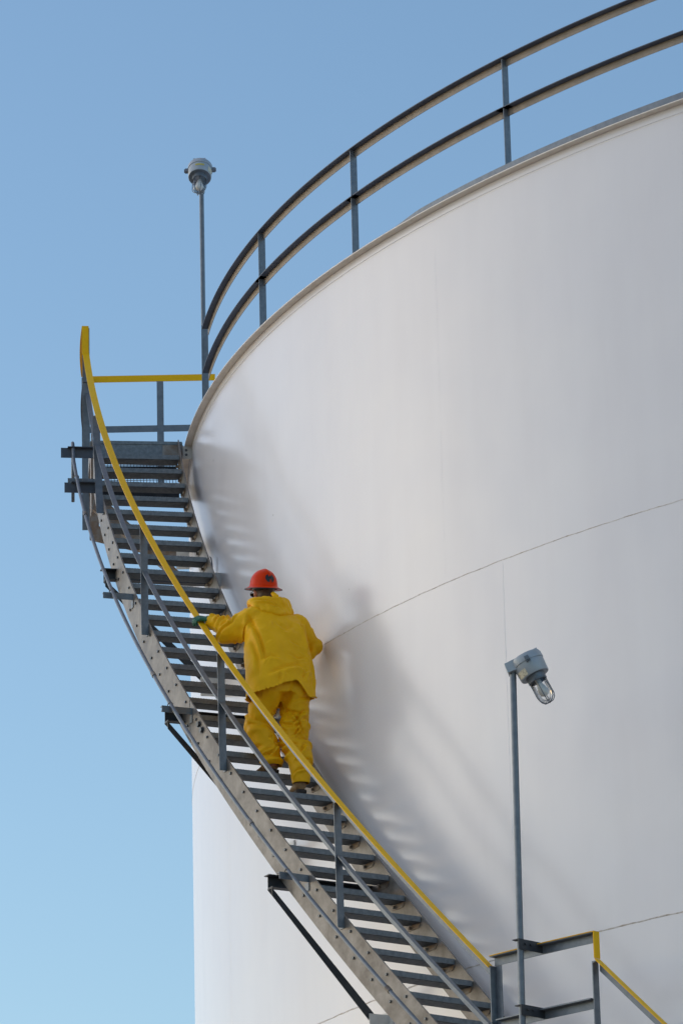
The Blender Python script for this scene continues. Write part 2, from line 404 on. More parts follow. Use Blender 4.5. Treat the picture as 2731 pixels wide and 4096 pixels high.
bm = BM(); arc(bm, [(Ri + 0.8105, -0.085), (Ri + 0.8165, -0.085), (Ri + 0.8165, -0.0095), (Ri + 0.8105, -0.0095)], frange(0.5705, PHT, 160), y_z)
auto_smooth(out('rail_leg', bm, M_STEEL, rail))
posts = [1.125, 0.9776, 0.8424, 0.7050]
for i, ph in enumerate(posts):
    pb, pt = (1.1152, 1.1350) if i == 0 else (ph - 0.0006, ph + 0.0006)
    out('post', post_bm(pb, pt, line(pb) - 0.085 + (0.0 if i else 0.0), y_z(pt) - 0.02 - (0.14 if i == 0 else 0)), M_STEEL, rail)
for a, b in ((0.5735, 0.7095), (0.7015, 0.8475), (0.8385, 0.9825), (0.9735, 1.131), (1.122, 1.199)):
    bm = BM(); arc(bm, ell(Ri + 0.800, Ri + 0.846, 0.0, 0.072, 0.006), frange(a, b, 40), m_z)
    auto_smooth(out('mid_rail', bm, M_STEEL, rail))
# jump up to the platform rail
bm = BM()
z0, z1 = y_z(PHT), y_z(PHT) + 0.265
pbox(bm, PHT, Ri + 0.815, Ri + 0.878, -0.010, -0.002, z0 - 0.02, z1)
out('riser', bm, M_YEL, rail)

# ------------------------------------------------------------------ top platform
plat = empty('top_platform', cyl(Ri + 0.4, 1.245, H + Z1), 'galvanized landing platform at the top of the stair beside the rim', 'platform')
PA, PB = 1.198, 1.298
zf = H + Z1
bm = BM(); arc(bm, rect(Ri - 0.03, Ri + 0.80, -0.003, 0.004), [PA, PA + 0.002], lambda p: zf + 0.001)
bm.free()
bm = BM()
for i in range(27):                                              # bearing bars of the grating
    r = Ri - 0.02 + i * 0.0305
    arc(bm, rect(r, r + 0.005, -0.030, 0.0), frange(PA + 0.001, PB - 0.001, 10), lambda p: zf)
for i in range(12):
    ph = PA + 0.003 + (PB - PA - 0.006) * i / 11
    pbox(bm, ph, Ri - 0.03, Ri + 0.79, -0.004, 0.004, zf - 0.0015, zf + 0.003)
out('grating', bm, M_STEEL, plat)
bm = BM()
pbox(bm, PA, Ri - 0.045, Ri + 0.785, -0.010, -0.002, zf - 0.155, zf - 0.004)
pbox(bm, PA, Ri - 0.045, Ri + 0.785, -0.0018, 0.05, zf - 0.155, zf - 0.147)
pbox(bm, PA, Ri - 0.040, Ri + 0.780, -0.016, -0.0102, zf - 0.028, zf + 0.002)
out('front_channel', bm, M_TREAD, plat)
bm = BM(); arc(bm, rect(Ri + 0.795, Ri + 0.803, -0.155, 0.0), frange(PA - 0.001, PB, 12), lambda p: zf)
arc(bm, rect(Ri + 0.745, Ri + 0.7945, -0.155, -0.148), frange(PA, PB, 12), lambda p: zf)
out('side_channel', bm, M_GALV, plat)
bm = BM(); pbox(bm, PB, Ri - 0.045, Ri + 0.80, 0.0, 0.008, zf - 0.155, zf)
pbox(bm, (PA + PB) / 2, Ri - 0.02, Ri + 0.74, -0.03, 0.03, zf - 0.140, zf - 0.035)
out('cross_beam', bm, M_DARK, plat)
bm = BM()
pbox(bm, PA, Ri - 0.052, Ri + 0.14, -0.0195, -0.0165, zf - 0.135, zf - 0.035)   # darker bolted patch on the channel
out('splice_patch', bm, M_RUST, plat)
bm = BM()
pbox(bm, 1.196, R - 0.01, Ri - 0.046, -0.012, -0.002, H - 0.135, H - 0.012)
for zz in (-0.052, -0.096): hexbolt(bm, cyl(R + 0.055, 1.196, H + zz) - tang(1.196) * 0.012, -tang(1.196), 0.013, 0.006)
cl = out('rim_clip', bm, M_CLIP, plat); cl.data.materials.append(M_BOLT)
for p_ in cl.data.polygons:
    if p_.index >= 6: p_.material_index = 1
def plat_brace(ph, zend):
    bm = BM(); o, t = outw(ph), tang(ph)
    P = lambda r, s, zz: o * r + t * s + Vector((0, 0, zz))
    za = zf - 0.156; zb = H + zend
    ra = Ri + 0.80
    prism(bm, [P(ra, 0, za), P(ra, 0, za - 0.42), P(R + 0.06, 0, zb - 0.06), P(R + 0.06, 0, zb + 0.03), P(ra - 0.09, 0, za - 0.30), P(ra - 0.09, 0, za)], t * 0.009)
    prism(bm, [P(ra, 0.0095, za - 0.42), P(ra, 0.06, za - 0.42), P(R + 0.06, 0.06, zb - 0.06), P(R + 0.06, 0.0095, zb - 0.06)], Vector((0, 0, 0.007)))
    kb = out('knee_brace', bm, M_RUST, plat)
    bm = BM(); pbox(bm, ph, R - 0.002, R + 0.12, -0.012, -0.002, zb - 0.14, zb + 0.06)
    hexbolt(bm, cyl(R + 0.07, ph, zb - 0.03) - t * 0.012, -t, 0.014, 0.012)
    out('wall_clip', bm, M_CLIP, kb)
plat_brace(1.212, -1.25)
plat_brace(1.285, -0.72)
for ph, zt in ((1.178, -0.125), (1.150, -0.585)):                 # two stub angles that carry the conduit at the platform corner
    bm = BM()
    pbox(bm, ph, Ri + 0.796, Ri + 1.09, -0.006, 0.0, H + zt - 0.095, H + zt)
    pbox(bm, ph, Ri + 0.796, Ri + 1.03, -0.052, -0.0062, H + zt - 0.007, H + zt)
    out('stub_bracket', bm, M_DARK2, plat)
bm = BM()
pbox(bm, 1.190, Ri + 0.7935, Ri + 0.806, -0.05, 0.10, H - 0.70, H - 0.12)
out('hanger_plate', bm, M_RUST, plat)

# platform railing
prail = empty('platform_railing', cyl(Ri + 0.84, 1.25, zf), 'railing with yellow top bar round the small top platform', 'railing')
ZR = y_z(PHT) + 0.265
bm = BM(); arc(bm, ell(Ri + 0.815, Ri + 0.878, 0.0, 0.064), frange(PHT + 0.0005, PB + 0.002, 20), lambda p: ZR)
pr = out('side_rail', bm, M_YEL, prail); auto_smooth(pr)
bm = BM(); pbox(bm, PB, Ri - 0.40, Ri + 0.84, 0.0, 0.006, zf + 1.045, zf + 1.11)
out('far_top_rail', bm, M_YEL, prail)
bm = BM(); pbox(bm, PB, Ri - 0.40, Ri + 0.84, 0.0, 0.006, zf + 0.535, zf + 0.60)
pbox(bm, PB, Ri - 0.30, Ri + 0.84, 0.0065, 0.05, zf + 0.593, zf + 0.60)
out('far_mid_rail', bm, M_STEEL, prail)
bm = BM(); arc(bm, ell(Ri + 0.815, Ri + 0.872, 0.0, 0.06), frange(PHT, PB, 16), lambda p: zf + 0.58)
out('side_mid_rail', bm, M_STEEL, prail)
bm = BM(); pbox(bm, PB, Ri + 0.095, Ri + 0.158, -0.0065, -0.0005, zf - 0.05, zf + 1.044)
pbox(bm, PB, Ri + 0.095, Ri + 0.101, 0.0065, 0.05, zf - 0.05, zf + 1.03)
out('post', bm, M_STEEL, prail)
for ph, zt in ((PHT + 0.001, ZR - 0.01), (PB - 0.003, ZR - 0.01)):
    out('post', post_bm(ph, ph, zf - 0.10 - (0.35 if ph > 1.25 else 0), zt, Ri + 0.8035 + 0.003, 0.066), M_STEEL, prail)

# ------------------------------------------------------------------ rim railing
Rr, HR, HM = 11.84684, 1.07, 0.63903
rrail = empty('rim_railing', cyl(Rr, 0.8, H), 'curved two bar safety railing following the top rim of the tank', 'railing')
def rim_rail(name, a, b, n, z):
    bm = BM(); arc(bm, rect(Rr - 0.064, Rr, -0.007, 0.0), frange(a, b, n), lambda p: z)
    o_ = out(name, bm, M_DARK2, rrail); auto_smooth(o_)  # shaded underside painted dark; same angle iron as the warm leg below
    bm = BM(); arc(bm, rect(Rr - 0.064, Rr - 0.058, -0.066, -0.0072), frange(a, b, n), lambda p: z)
    auto_smooth(out('rail_leg', bm, M_WARM, o_))
rim_rail('top_rail', -0.30, 1.1765, 300, H + HR)
rposts = [1.190, 0.9735, 0.8065, 0.6235, 0.4395, 0.2555, 0.0715, -0.1125]
for a, b in ((1.1775, 0.9675), (0.9805, 0.8005), (0.8135, 0.6175), (0.6305, 0.4335), (0.4465, 0.2495), (0.2625, 0.0655), (0.0785, -0.1185)):
    rim_rail('mid_rail', b, a, 60, H + HM)
for i, ph in enumerate(rposts):
    bm = BM(); o, t = outw(ph), tang(ph)
    top = HR - 0.072
    pbox(bm, ph, Rr - 0.075, Rr - 0.012, -0.003, 0.003, H - 0.002, H + (1.16 if i == 0 else top + 0.06))
    pbox(bm, ph, Rr - 0.075, Rr - 0.069, 0.0032, 0.056, H - 0.002, H + (1.05 if i == 0 else top))
    out('post', bm, M_STEEL, rrail)

# ------------------------------------------------------------------ conduit clipped along the stair
cond = empty('conduit_pipe', cyl(Ri + 0.98, 0.85, line(0.85)), 'thin grey electrical conduit running beside the outer stringer of the stair', 'conduit')
def c_z(ph): s = ph - 0.85; return line(ph) - 0.0054 - 0.0114 * s - 0.0584 * s * s
RC = Ri + 0.98; CR = 0.0155
bm = BM()
path = [cyl(RC, ph, c_z(ph)) for ph in frange(0.50, 1.172, 170)]
e = path[-1]; tz = (path[-1] - path[-2]).normalized()
pe = 1.170
zt = H - 0.045
zt = c_z(1.172) + 0.07
path += [cyl(RC, 1.1742, zt + 0.015), cyl(RC, 1.1765, zt + 0.075), cyl(RC, 1.1785, zt + 0.108), cyl(RC, 1.1805, zt + 0.128), cyl(RC - 0.002, 1.1825, zt + 0.128), cyl(RC - 0.004, 1.1840, zt + 0.105), cyl(RC - 0.005, 1.1846, zt + 0.06)]
path += [cyl(RC - 0.005, 1.1848, zt - 0.05), cyl(RC - 0.005, 1.1848, zt - 0.42)]
tube(bm, path, CR, 12)
out('pipe', bm, M_STEEL, cond, True)
for ph in (1.0915 + 0.012, 0.9245, 0.7835, 0.645):
    bm = BM(); a = cyl(RC, ph - 0.0016, c_z(ph - 0.0016)); b = cyl(RC, ph + 0.0016, c_z(ph + 0.0016))
    tube(bm, [a, b], 0.0205, 14)
    out('coupling', bm, M_GALV, cond, False)
for ph, zc in ((1.150, None), (1.0143, None), (0.8945, None), (0.7415, None), (0.61, None)):
    zc = c_z(ph) - CR - 0.001
    bm = BM()
    pbox(bm, ph, Ri + 0.7935, Ri + 1.06, -0.006, 0.0, zc - 0.055, zc)
    pbox(bm, ph, Ri + 0.7935, Ri + 1.055, 0.0002, 0.042, zc - 0.006, zc)
    pbox(bm, ph, Ri + 0.7935, Ri + 0.80, -0.006, 0.05, zc - 0.12, zc - 0.0561)
    arm = out('conduit_arm', bm, M_STEEL, cond)
    bm = BM(); o, t = outw(ph), tang(ph)
    cc = cyl(RC, ph, c_z(ph)) + t * 0.012
    nn = (t + Vector((0, 0, 1))).normalized(); 
    pts = []
    up_ = nn.cross(o).normalized(); up_ = up_ if up_.z > 0 else -up_
    for a in frange(-0.35, pi + 0.35, 14): pts.append(cc + (o * cos(a) + up_ * sin(a)) * 0.021)
    pts = [pts[0] - up_ * 0.04] + pts + [pts[-1] - up_ * 0.04]
    tube(bm, pts, 0.0042, 8)
    out('u_bolt', bm, M_RUST, arm, True)

# ------------------------------------------------------------------ lower landing
ZL = H - 7.58
land = empty('lower_landing', cyl(Ri + 0.4, 0.525, ZL), 'steel grating landing where the stair pauses, at the bottom edge', 'platform')
bm = BM()
for i in range(27):
    r = Ri - 0.01 + i * 0.0305
    arc(bm, rect(r, r + 0.005, -0.030, 0.0), frange(0.487, 0.5615, 8), lambda p: ZL)
for i in range(10): pbox(bm, 0.489 + 0.0715 * i / 9, Ri - 0.01, Ri + 0.79, -0.004, 0.004, ZL - 0.0015, ZL + 0.003)
out('grating', bm, M_STEEL, land)
bm = BM(); arc(bm, rect(Ri + 0.792, Ri + 0.80, -0.16, 0.0), frange(0.486, 0.5595, 8), lambda p: ZL)
arc(bm, rect(Ri - 0.02, Ri - 0.012, -0.16, 0.0), frange(0.486, 0.5595, 8), lambda p: ZL)
out('edge_channel', bm, M_GALV, land)
bm = BM()
pbox(bm, 0.505, R, Ri + 0.78, -0.03, 0.03, ZL - 0.165, ZL - 0.032); pbox(bm, 0.545, R, Ri + 0.78, -0.03, 0.03, ZL - 0.165, ZL - 0.032)
out('cross_beam', bm, M_DARK, land)
lrail = empty('landing_railing', cyl(Ri + 0.84, 0.53, ZL), 'short level railing with yellow edged top bar round the lower landing', 'railing')
ZT = H - 6.512
bm = BM(); arc(bm, [(Ri + 0.80, -0.009), (Ri + 0.862, -0.0055), (Ri + 0.862, 0), (Ri + 0.80, 0)], frange(0.4926, 0.570, 20), lambda p: ZT)
trl = out('top_rail', bm, M_YEL, lrail); auto_smooth(trl)
bm = BM(); arc(bm, rect(Ri + 0.80, Ri + 0.807, -0.072, -0.0095), frange(0.4926, 0.570, 20), lambda p: ZT)
arc(bm, rect(Ri + 0.8075, Ri + 0.8605, -0.0125, -0.0095), frange(0.4928, 0.5698, 20), lambda p: ZT)
out('rail_leg', bm, M_STEEL, lrail)
bm = BM(); arc(bm, ell(Ri + 0.80, Ri + 0.862, 0, 0.068), frange(0.4955, 0.5665, 20), lambda p: H - 6.985)
auto_smooth(out('mid_rail', bm, M_STEEL, lrail))
bm = BM()
o, t = outw(0.570), tang(0.570)
pbox(bm, 0.570, Ri + 0.793, Ri + 0.858, -0.004, 0.003, ZL - 0.15, ZT - 0.075)
pbox(bm, 0.570, Ri + 0.793, Ri + 0.800, -0.060, -0.0045, ZL - 0.15, ZT - 0.073)
out('post', bm, M_STEEL, lrail)
out('post', post_bm(0.4928, 0.4928, ZL - 0.15, ZT - 0.20, Ri + 0.80, 0.062), M_STEEL, lrail)
bm = BM(); pbox(bm, 0.4921, Ri + 0.798, Ri + 0.861, -0.009, -0.002, ZT - 0.195, ZT)
out('riser', bm, M_YEL, lrail)
# next flight down: its rail
lf = empty('lower_flight_handrail', cyl(Ri + 0.84, 0.46, ZL), 'yellow topped handrail sloping down right from the lower landing', 'handrail')
def l_z(ph): return ZT - 0.192 + (ph - 0.4920) * 12.45
bm = BM(); arc(bm, rect(Ri + 0.80, Ri + 0.861, -0.009, 0), frange(-0.115, 0.4915, 120), l_z)
auto_smooth(out('top_rail', bm, M_YEL, lf))
bm = BM(); arc(bm, rect(Ri + 0.80, Ri + 0.807, -0.085, -0.0095), frange(-0.115, 0.4915, 120), l_z)
auto_smooth(out('rail_leg', bm, M_STEEL, lf))
bm = BM(); arc(bm, ell(Ri + 0.80, Ri + 0.85, 0, 0.07), frange(-0.115, 0.4905, 120), lambda p: l_z(p) - 0.46)
auto_smooth(out('mid_rail', bm, M_STEEL, lf))

for ph in (0.355, 0.2175, 0.08, -0.0575):
    out('post', post_bm(ph, ph, l_z(ph) - 1.03, l_z(ph) - 0.03), M_STEEL, lf)
flight = empty('lower_staircase', cyl(Ri + 0.4, 0.18, 0), 'lower flight of the galvanized stair, running from the landing down to the ground', 'staircase')
def lowline(ph): return ZL + (ph - 0.487) * G
for nm, r0, r1 in (('outer_stringer', O_IN, O_OUT), ('inner_stringer', Ri - 0.012, Ri)):
    bm = BM(); arc(bm, rect(r0, r1, -0.355, 0.01), frange(-0.11, 0.4855, 120), lowline)
    auto_smooth(out(nm, bm, M_GALV, flight))
for j in range(1, 35):
    out('tread', tread_bm(0, (0.487 - j * DPH, ZL - j * RISE)), M_TREAD, flight)

# ------------------------------------------------------------------ lamps
def lamp(root, top, lean, pole_bottom, pole_r, hood=True, A=radians(22), S=1.0):
    """stanchion lamp: pole, hood over the pole, canted housing, guarded jar. lean = horizontal unit vector the jar swings to"""
    lean = Vector(lean).normalized(); z = Vector((0, 0, 1))
    ax = (z * cos(A) - lean * sin(A)).normalized()          # up-axis of the canted housing
    u = (lean * cos(A) + z * sin(A)).normalized(); v = ax.cross(u).normalized()
    top = Vector(top)
    c = top + u * 0.118 * S - ax * 0.02                          # centre of the housing top
    Mx = Matrix.Identity(4)
    for i, w in enumerate((u, v, ax)):
        for j in range(3): Mx[j][i] = w[j] * S
    Mx.translation = c
    bm = BM(); tube(bm, [pole_bottom, Vector((top.x, top.y, top.z - 0.03))], pole_r, 20)
    auto_smooth(out('pole', bm, M_STEEL, root))
    bm = BM()
    lathe(bm, [(0.106, -0.105), (0.109, -0.101), (0.114, -0.012), (0.114, 0.0)], Mx, 40)
    hs = out('housing', bm, M_LAMP, root); auto_smooth(hs, 35)
    bm = BM()
    lathe(bm, [(0.119, 0.0005), (0.119, 0.040), (0.111, 0.058), (0.0, 0.064)], Mx, 40, caps=False)
    lathe(bm, [(0.1145, 0.0004), (0.119, 0.0005)], Mx, 40, caps=False)
    hd = out('hood', bm, M_LAMP, hs); auto_smooth(hd, 35)
    bm = BM()                                                # arm block that sits over the pole
    def L(x, y, zz): return Mx @ Vector((x, y, zz))
    pr_ = [(0.10, 0.0655), (-0.160, 0.0655), (-0.165, -0.004), (-0.092, -0.014), (-0.086, 0.010), (0.10, 0.010)]
    prism(bm, [L(x, 0.060, zz) for x, zz in pr_], v * (-0.120 * S))
    out('arm_block', bm, M_LAMP, hs)
    bm = BM()                                                # clamp ears
    for s in (-1, 1):
        box(bm, L(0, s * 0.129, 0.004), u, v, ax, 0.016, 0.0145, 0.020); box(bm, L(0, s * 0.146, 0.004), u, v, ax, 0.013, 0.006, 0.013)
    out('clamp_ear', bm, M_STEEL, hs)
    bm = BM()                                                # collar under the housing, glass jar, lamp inside
    lathe(bm, [(0.106, -0.1055), (0.074, -0.107), (0.070, -0.142), (0.064, -0.143)], Mx, 36, caps=False)
    auto_smooth(out('collar', bm, M_STEEL, hs), 35)
    bm = BM()
    lathe(bm, [(0.062, -0.138), (0.0615, -0.20), (0.0600, -0.265), (0.052, -0.292), (0.030, -0.312), (0.0, -0.318)], Mx, 32, caps=False)
    out('glass_jar', bm, M_GLASS, hs, True)
    bm = BM()
    lathe(bm, [(0.0, -0.134), (0.022, -0.136), (0.022, -0.180), (0.030, -0.195), (0.038, -0.230), (0.032, -0.262), (0.0, -0.278)], Mx, 24, caps=False)
    out('bulb', bm, M_CLIP, hs, True)
    bm = BM()
    for i in range(6):
        a = pi / 3 * i + 0.35
        e = Vector((cos(a), sin(a), 0))
        pts = [Mx @ (e * 0.068 + Vector((0, 0, -0.138))), Mx @ (e * 0.0685 + Vector((0, 0, -0.268))), Mx @ (e * 0.060 + Vector((0, 0, -0.298))), Mx @ (e * 0.036 + Vector((0, 0, -0.322))), Mx @ (e * 0.006 + Vector((0, 0, -0.329)))]
        tube(bm, pts, 0.0036, 8)
    lathe(bm, [(0.065, -0.152), (0.071, -0.150), (0.071, -0.142), (0.065, -0.142)], Mx, 32, caps=False)
    out('wire_guard', bm, M_STEEL, hs, True)
    return Mx, u, v, ax, hs
def curved_label(Mx, hs, a0, a1, z0, z1, m, r0=0.1125):
    bm = BM(); n = 10; rings = []
    for i in range(n + 1):
        a = a0 + (a1 - a0) * i / n
        rr_ = lambda zz: 0.1085 + (0.114 - 0.1085) * (zz + 0.105) / 0.105 + 0.0022
        rings.append([Mx @ Vector((rr_(z0) * cos(a), rr_(z0) * sin(a), z0)), Mx @ Vector((rr_(z1) * cos(a), rr_(z1) * sin(a), z1))])
    sweep(bm, rings, closed=False, caps=False)
    out('label_plate', bm, m, hs, True)
camdir = Vector((0.2, -1, 0)).normalized()
PHM, RM = 1.240, R - 0.155
mast = empty('lamp_mast', cyl(RM, PHM, H), 'tall thin lamp mast behind the railing, guarded jar lamp against the sky', 'lamp', 'guarded stanchion lamps')
MAST_TOP = cyl(RM, PHM, H + 2.88)
Mx, u, v, ax, hs = lamp(mast, MAST_TOP, camdir, cyl(RM, PHM, H + 0.0), 0.0215, hood=False, A=radians(28), S=1.0)
curved_label(Mx, hs, -0.30, 0.45, -0.050, -0.028, M_YLAB)
curved_label(Mx, hs, 0.85, 1.45, -0.095, -0.030, M_LABEL)
PHL, RL = 0.534, Ri + 1.0
lp = empty('lamp_post', cyl(RL, PHL, ZL), 'grey lamp post clamped to the lower landing railing, tilted jar lamp', 'lamp', 'guarded stanchion lamps')
LT = cyl(RL, 0.5332, H - 4.50)
Mx, u, v, ax, hs = lamp(lp, LT, Vector((0.97, 0.15, 0)), cyl(RL, 0.5365, ZL - 0.3), 0.0235, A=radians(25))
curved_label(Mx, hs, 3.5, 4.3, -0.098, -0.045, M_LABEL)
for zz in (ZT, H - 6.985):                                         # angle brackets tying the post to the landing rail
    bm = BM()
    ph = 0.5352
    pbox(bm, ph, Ri + 0.80, Ri + 1.05, -0.034, -0.027, zz - 0.064, zz + 0.012)
    pbox(bm, ph, Ri + 0.80, Ri + 1.05, -0.0268, 0.03, zz + 0.0052, zz + 0.012)
    for rr_ in (0.93, 0.985): hexbolt(bm, cyl(Ri + rr_, ph, zz - 0.02) - tang(ph) * 0.034, -tang(ph), 0.011, 0.012)
    out('clamp_bracket', bm, M_DARK, lp)

# ------------------------------------------------------------------ the climbing worker
PX, PR = 0.825, Ri + 0.345
person = bpy.data.objects.new('person', None)
PM = Matrix.Identity(4)
for i, w in enumerate((-outw(PX), tang(PX), Vector((0, 0, 1)))):
    for j in range(3): PM[j][i] = w[j]
PM.translation = cyl(PR, PX, H - 4.52)
def capsule(bm, a, b, ra, rb, seg=16, sq=(1, 1)):
    a, b = Vector(a), Vector(b); t = (b - a).normalized()
    ref = Vector((0, 1, 0)) if abs(t.y) < 0.9 else Vector((0, 0, 1))
    u_ = t.cross(ref).normalized(); w_ = u_.cross(t).normalized()
    rings = []
    for k in range(5):
        q = pi / 2 * k / 4; rings.append((a - t * ra * cos(q), max(ra * sin(q), 0.001)))
    for k in range(5):
        q = pi / 2 * k / 4; rings.append((b + t * rb * sin(q), max(rb * cos(q), 0.001)))
    sweep(bm, [[c + (u_ * cos(2 * pi * i / seg) * sq[0] + w_ * sin(2 * pi * i / seg) * sq[1]) * r for i in range(seg)] for c, r in rings])
def ellipsoid(bm, c, rad, rot=None, seg=20):
    c = Vector(c); n = 12; rings = []
    for i in range(n + 1):
        th = pi * i / n; s = max(sin(th), 0.002)
        ring = [Vector((rad[0] * s * cos(2 * pi * k / seg), rad[1] * s * sin(2 * pi * k / seg), -rad[2] * cos(th))) for k in range(seg)]
        rings.append([c + (rot @ p_ if rot else p_) for p_ in ring])
    sweep(bm, rings)
def loft(bm, secs, seg=40, p=2.5):
    rings = []
    for cx, cy, cz, a, b, tilt in secs:
        ring = []
        for k in range(seg):
            th = 2 * pi * k / seg; cc, ss = cos(th), sin(th)
            x = a * math.copysign(abs(cc) ** (2 / p), cc); y = b * math.copysign(abs(ss) ** (2 / p), ss)
            ring.append(Vector((cx + x, cy + y, cz + tilt * y)))
        rings.append(ring)
    sweep(bm, rings)
def remesh(bm, voxel, smooth=4, fac=0.5):
    me = bpy.data.meshes.new('tmp'); bmesh.ops.recalc_face_normals(bm, faces=bm.faces); bm.to_mesh(me); bm.free()
    o = bpy.data.objects.new('tmp', me); COL.objects.link(o)
    m = o.modifiers.new('r', 'REMESH'); m.mode = 'VOXEL'; m.voxel_size = voxel
    if smooth:
        s = o.modifiers.new('s', 'SMOOTH'); s.iterations = smooth; s.factor = fac
    bpy.context.view_layer.update()
    dg = bpy.context.evaluated_depsgraph_get()
    me2 = bpy.data.meshes.new_from_object(o.evaluated_get(dg))
    bpy.data.objects.remove(o); bpy.data.meshes.remove(me)
    return me2
def displace(me, fn):
    """fn(co Nx3, normals Nx3) -> offset N along the normal"""
    n = len(me.vertices); co = np.empty(n * 3); me.vertices.foreach_get('co', co); co = co.reshape(-1, 3)
    nr = np.empty(n * 3); me.vertex_normals.foreach_get('vector', nr); nr = nr.reshape(-1, 3)
    off = fn(co, nr)
    if off.ndim == 1: off = nr * off[:, None]
    co = co + off; me.vertices.foreach_set('co', co.ravel()); me.update()
def nz(co, s, seed=0, oct_=3):
    o = np.empty(len(co))
    for i, c in enumerate(co): o[i] = noise.fractal((c[0] * s + seed, c[1] * s - seed, c[2] * s + 2 * seed), 0.7, 2.0, oct_)
    return o
def plink(name, me, m, parent, smooth=True):
    o = bpy.data.objects.new(name, me); COL.objects.link(o)
    me.materials.clear(); me.materials.append(m)
    for p in me.polygons: p.use_smooth = smooth
    o.parent = parent; return o
def ridge(x): return 1 - np.abs(2 * (x - np.floor(x)) - 1)     # triangle wave 0..1

# skeleton in the person's own frame: x to the right (towards the tank), y forward (up the stair), z up, origin at the right foot's tread
HIP = Vector((-0.02, 0.07, 0.93)); SHL, SHR = Vector((-0.165, 0.265, 1.545)), Vector((0.215, 0.235, 1.535))
ELL, WRL = Vector((-0.300, 0.400, 1.440)), Vector((-0.400, 0.550, 1.555))
ELR, WRR = Vector((0.375, 0.275, 1.355)), Vector((0.20, 0.50, 1.20))
HL, KL, AL = Vector((-0.115, 0.06, 0.90)), Vector((-0.135, 0.265, 0.62)), Vector((-0.075, 0.150, 0.290))
HRt, KR, AR = Vector((0.085, 0.05, 0.90)), Vector((0.090, 0.10, 0.50)), Vector((0.075, -0.045, 0.085))
NECK, HEAD = Vector((0.01, 0.305, 1.665)), Vector((-0.012, 0.375, 1.805))

# body: one skin
bm = BM()
ellipsoid(bm, HEAD, (0.076, 0.096, 0.110)); ellipsoid(bm, HEAD + Vector((0, 0.030, -0.060)), (0.055, 0.062, 0.062))
capsule(bm, HEAD + Vector((0, 0.098, -0.02)), HEAD + Vector((0, 0.113, -0.045)), 0.010, 0.014, 10)                    # nose
for s in (-1, 1):
    ellipsoid(bm, HEAD + Vector((s * 0.079, -0.005, -0.018)), (0.010, 0.019, 0.032), seg=12)                             # ears
    ellipsoid(bm, HEAD + Vector((s * 0.031, 0.085, -0.002)), (0.013, 0.012, 0.010), seg=10)
ellipsoid(bm, HEAD + Vector((0, 0.093, -0.075)), (0.025, 0.010, 0.008), seg=10); ellipsoid(bm, HEAD + Vector((0, 0.093, -0.087)), (0.021, 0.010, 0.008), seg=10)
capsule(bm, NECK + Vector((0, -0.02, -0.06)), HEAD + Vector((0, -0.025, -0.05)), 0.062, 0.056)
loft(bm, [(-0.02, .06, .90, .10, .06, 0), (-0.01, .08, 1.0, .13, .08, 0), (0.01, .14, 1.2, .15, .10, 0), (0.02, .22, 1.42, .16, .10, 0), (0.02, .26, 1.56, .14, .07, 0)])
for a, b, c, r in ((SHL, ELL, WRL, (0.05, 0.04, 0.028)), (SHR, ELR, WRR, (0.05, 0.04, 0.028)), (HL + Vector((-0.01, 0, 0)), KL, AL, (0.072, 0.055, 0.04)), (HRt + Vector((0.015, 0, 0)), KR, AR, (0.072, 0.055, 0.04))):
    capsule(bm, a, b, r[0], r[1]); capsule(bm, b, c, r[1], r[2])
me = remesh(bm, 0.007, 3)
COL.objects.link(person); person.matrix_world = PM
bpy.context.view_layer.update()
bpy.data.objects.remove(person)
me.materials.clear(); me.materials.append(M_SKIN)
for p in me.polygons: p.use_smooth = True
person = bpy.data.objects.new('person', me); COL.objects.link(person); person.matrix_world = PM
tag(person, 'worker in yellow rain suit and orange hard hat climbing the stair, seen from behind', 'person')

# hair at the nape
bm = BM(); ellipsoid(bm, HEAD + Vector((0, -0.012, 0.012)), (0.082, 0.094, 0.105)); ellipsoid(bm, HEAD + Vector((0, -0.045, -0.045)), (0.064, 0.058, 0.052))
me = remesh(bm, 0.008, 2)
b2 = bmesh.new(); b2.from_mesh(me)
bmesh.ops.bisect_plane(b2, geom=b2.verts[:] + b2.edges[:] + b2.faces[:], plane_co=HEAD + Vector((0, 0.02, 0)), plane_no=Vector((0, 1, 0.2)), clear_outer=True)
b2.to_mesh(me); b2.free()
displace(me, lambda c, n: 0.003 * nz(c, 60))
plink('hair', me, M_HAIR, person)

# jacket: torso + sleeves in one cloth, hem cut afterwards
bm = BM()
loft(bm, [(-0.030, 0.050, 0.66, 0.300, 0.205, 0), (-0.030, 0.060, 0.80, 0.296, 0.195, 0), (-0.022, 0.085, 0.95, 0.292, 0.185, 0), (-0.012, 0.125, 1.10, 0.290, 0.178, 0), (-0.004, 0.165, 1.25, 0.282, 0.170, 0),
          (0.008, 0.205, 1.38, 0.264, 0.160, 0), (0.020, 0.235, 1.48, 0.250, 0.145, 0), (0.024, 0.255, 1.555, 0.226, 0.118, 0), (0.022, 0.272, 1.605, 0.165, 0.090, 0), (0.018, 0.285, 1.645, 0.095, 0.075, 0)], 44, 2.35)
capsule(bm, SHL, ELL, 0.098, 0.100); capsule(bm, ELL, WRL + Vector((-0.005, 0.008, 0.004)), 0.098, 0.055)
capsule(bm, ELL + Vector((0.05, -0.05, -0.02)), ELL + Vector((-0.04, 0.05, -0.035)), 0.085, 0.07)
capsule(bm, SHR + Vector((0.0, 0, -0.015)), ELR, 0.088, 0.074); capsule(bm, ELR + Vector((0.012, 0, 0.005)), WRR, 0.078, 0.055); capsule(bm, ELR, ELR + Vector((-0.03, -0.02, -0.075)), 0.065, 0.05)
me = remesh(bm, 0.008, 7)
b2 = bmesh.new(); b2.from_mesh(me)
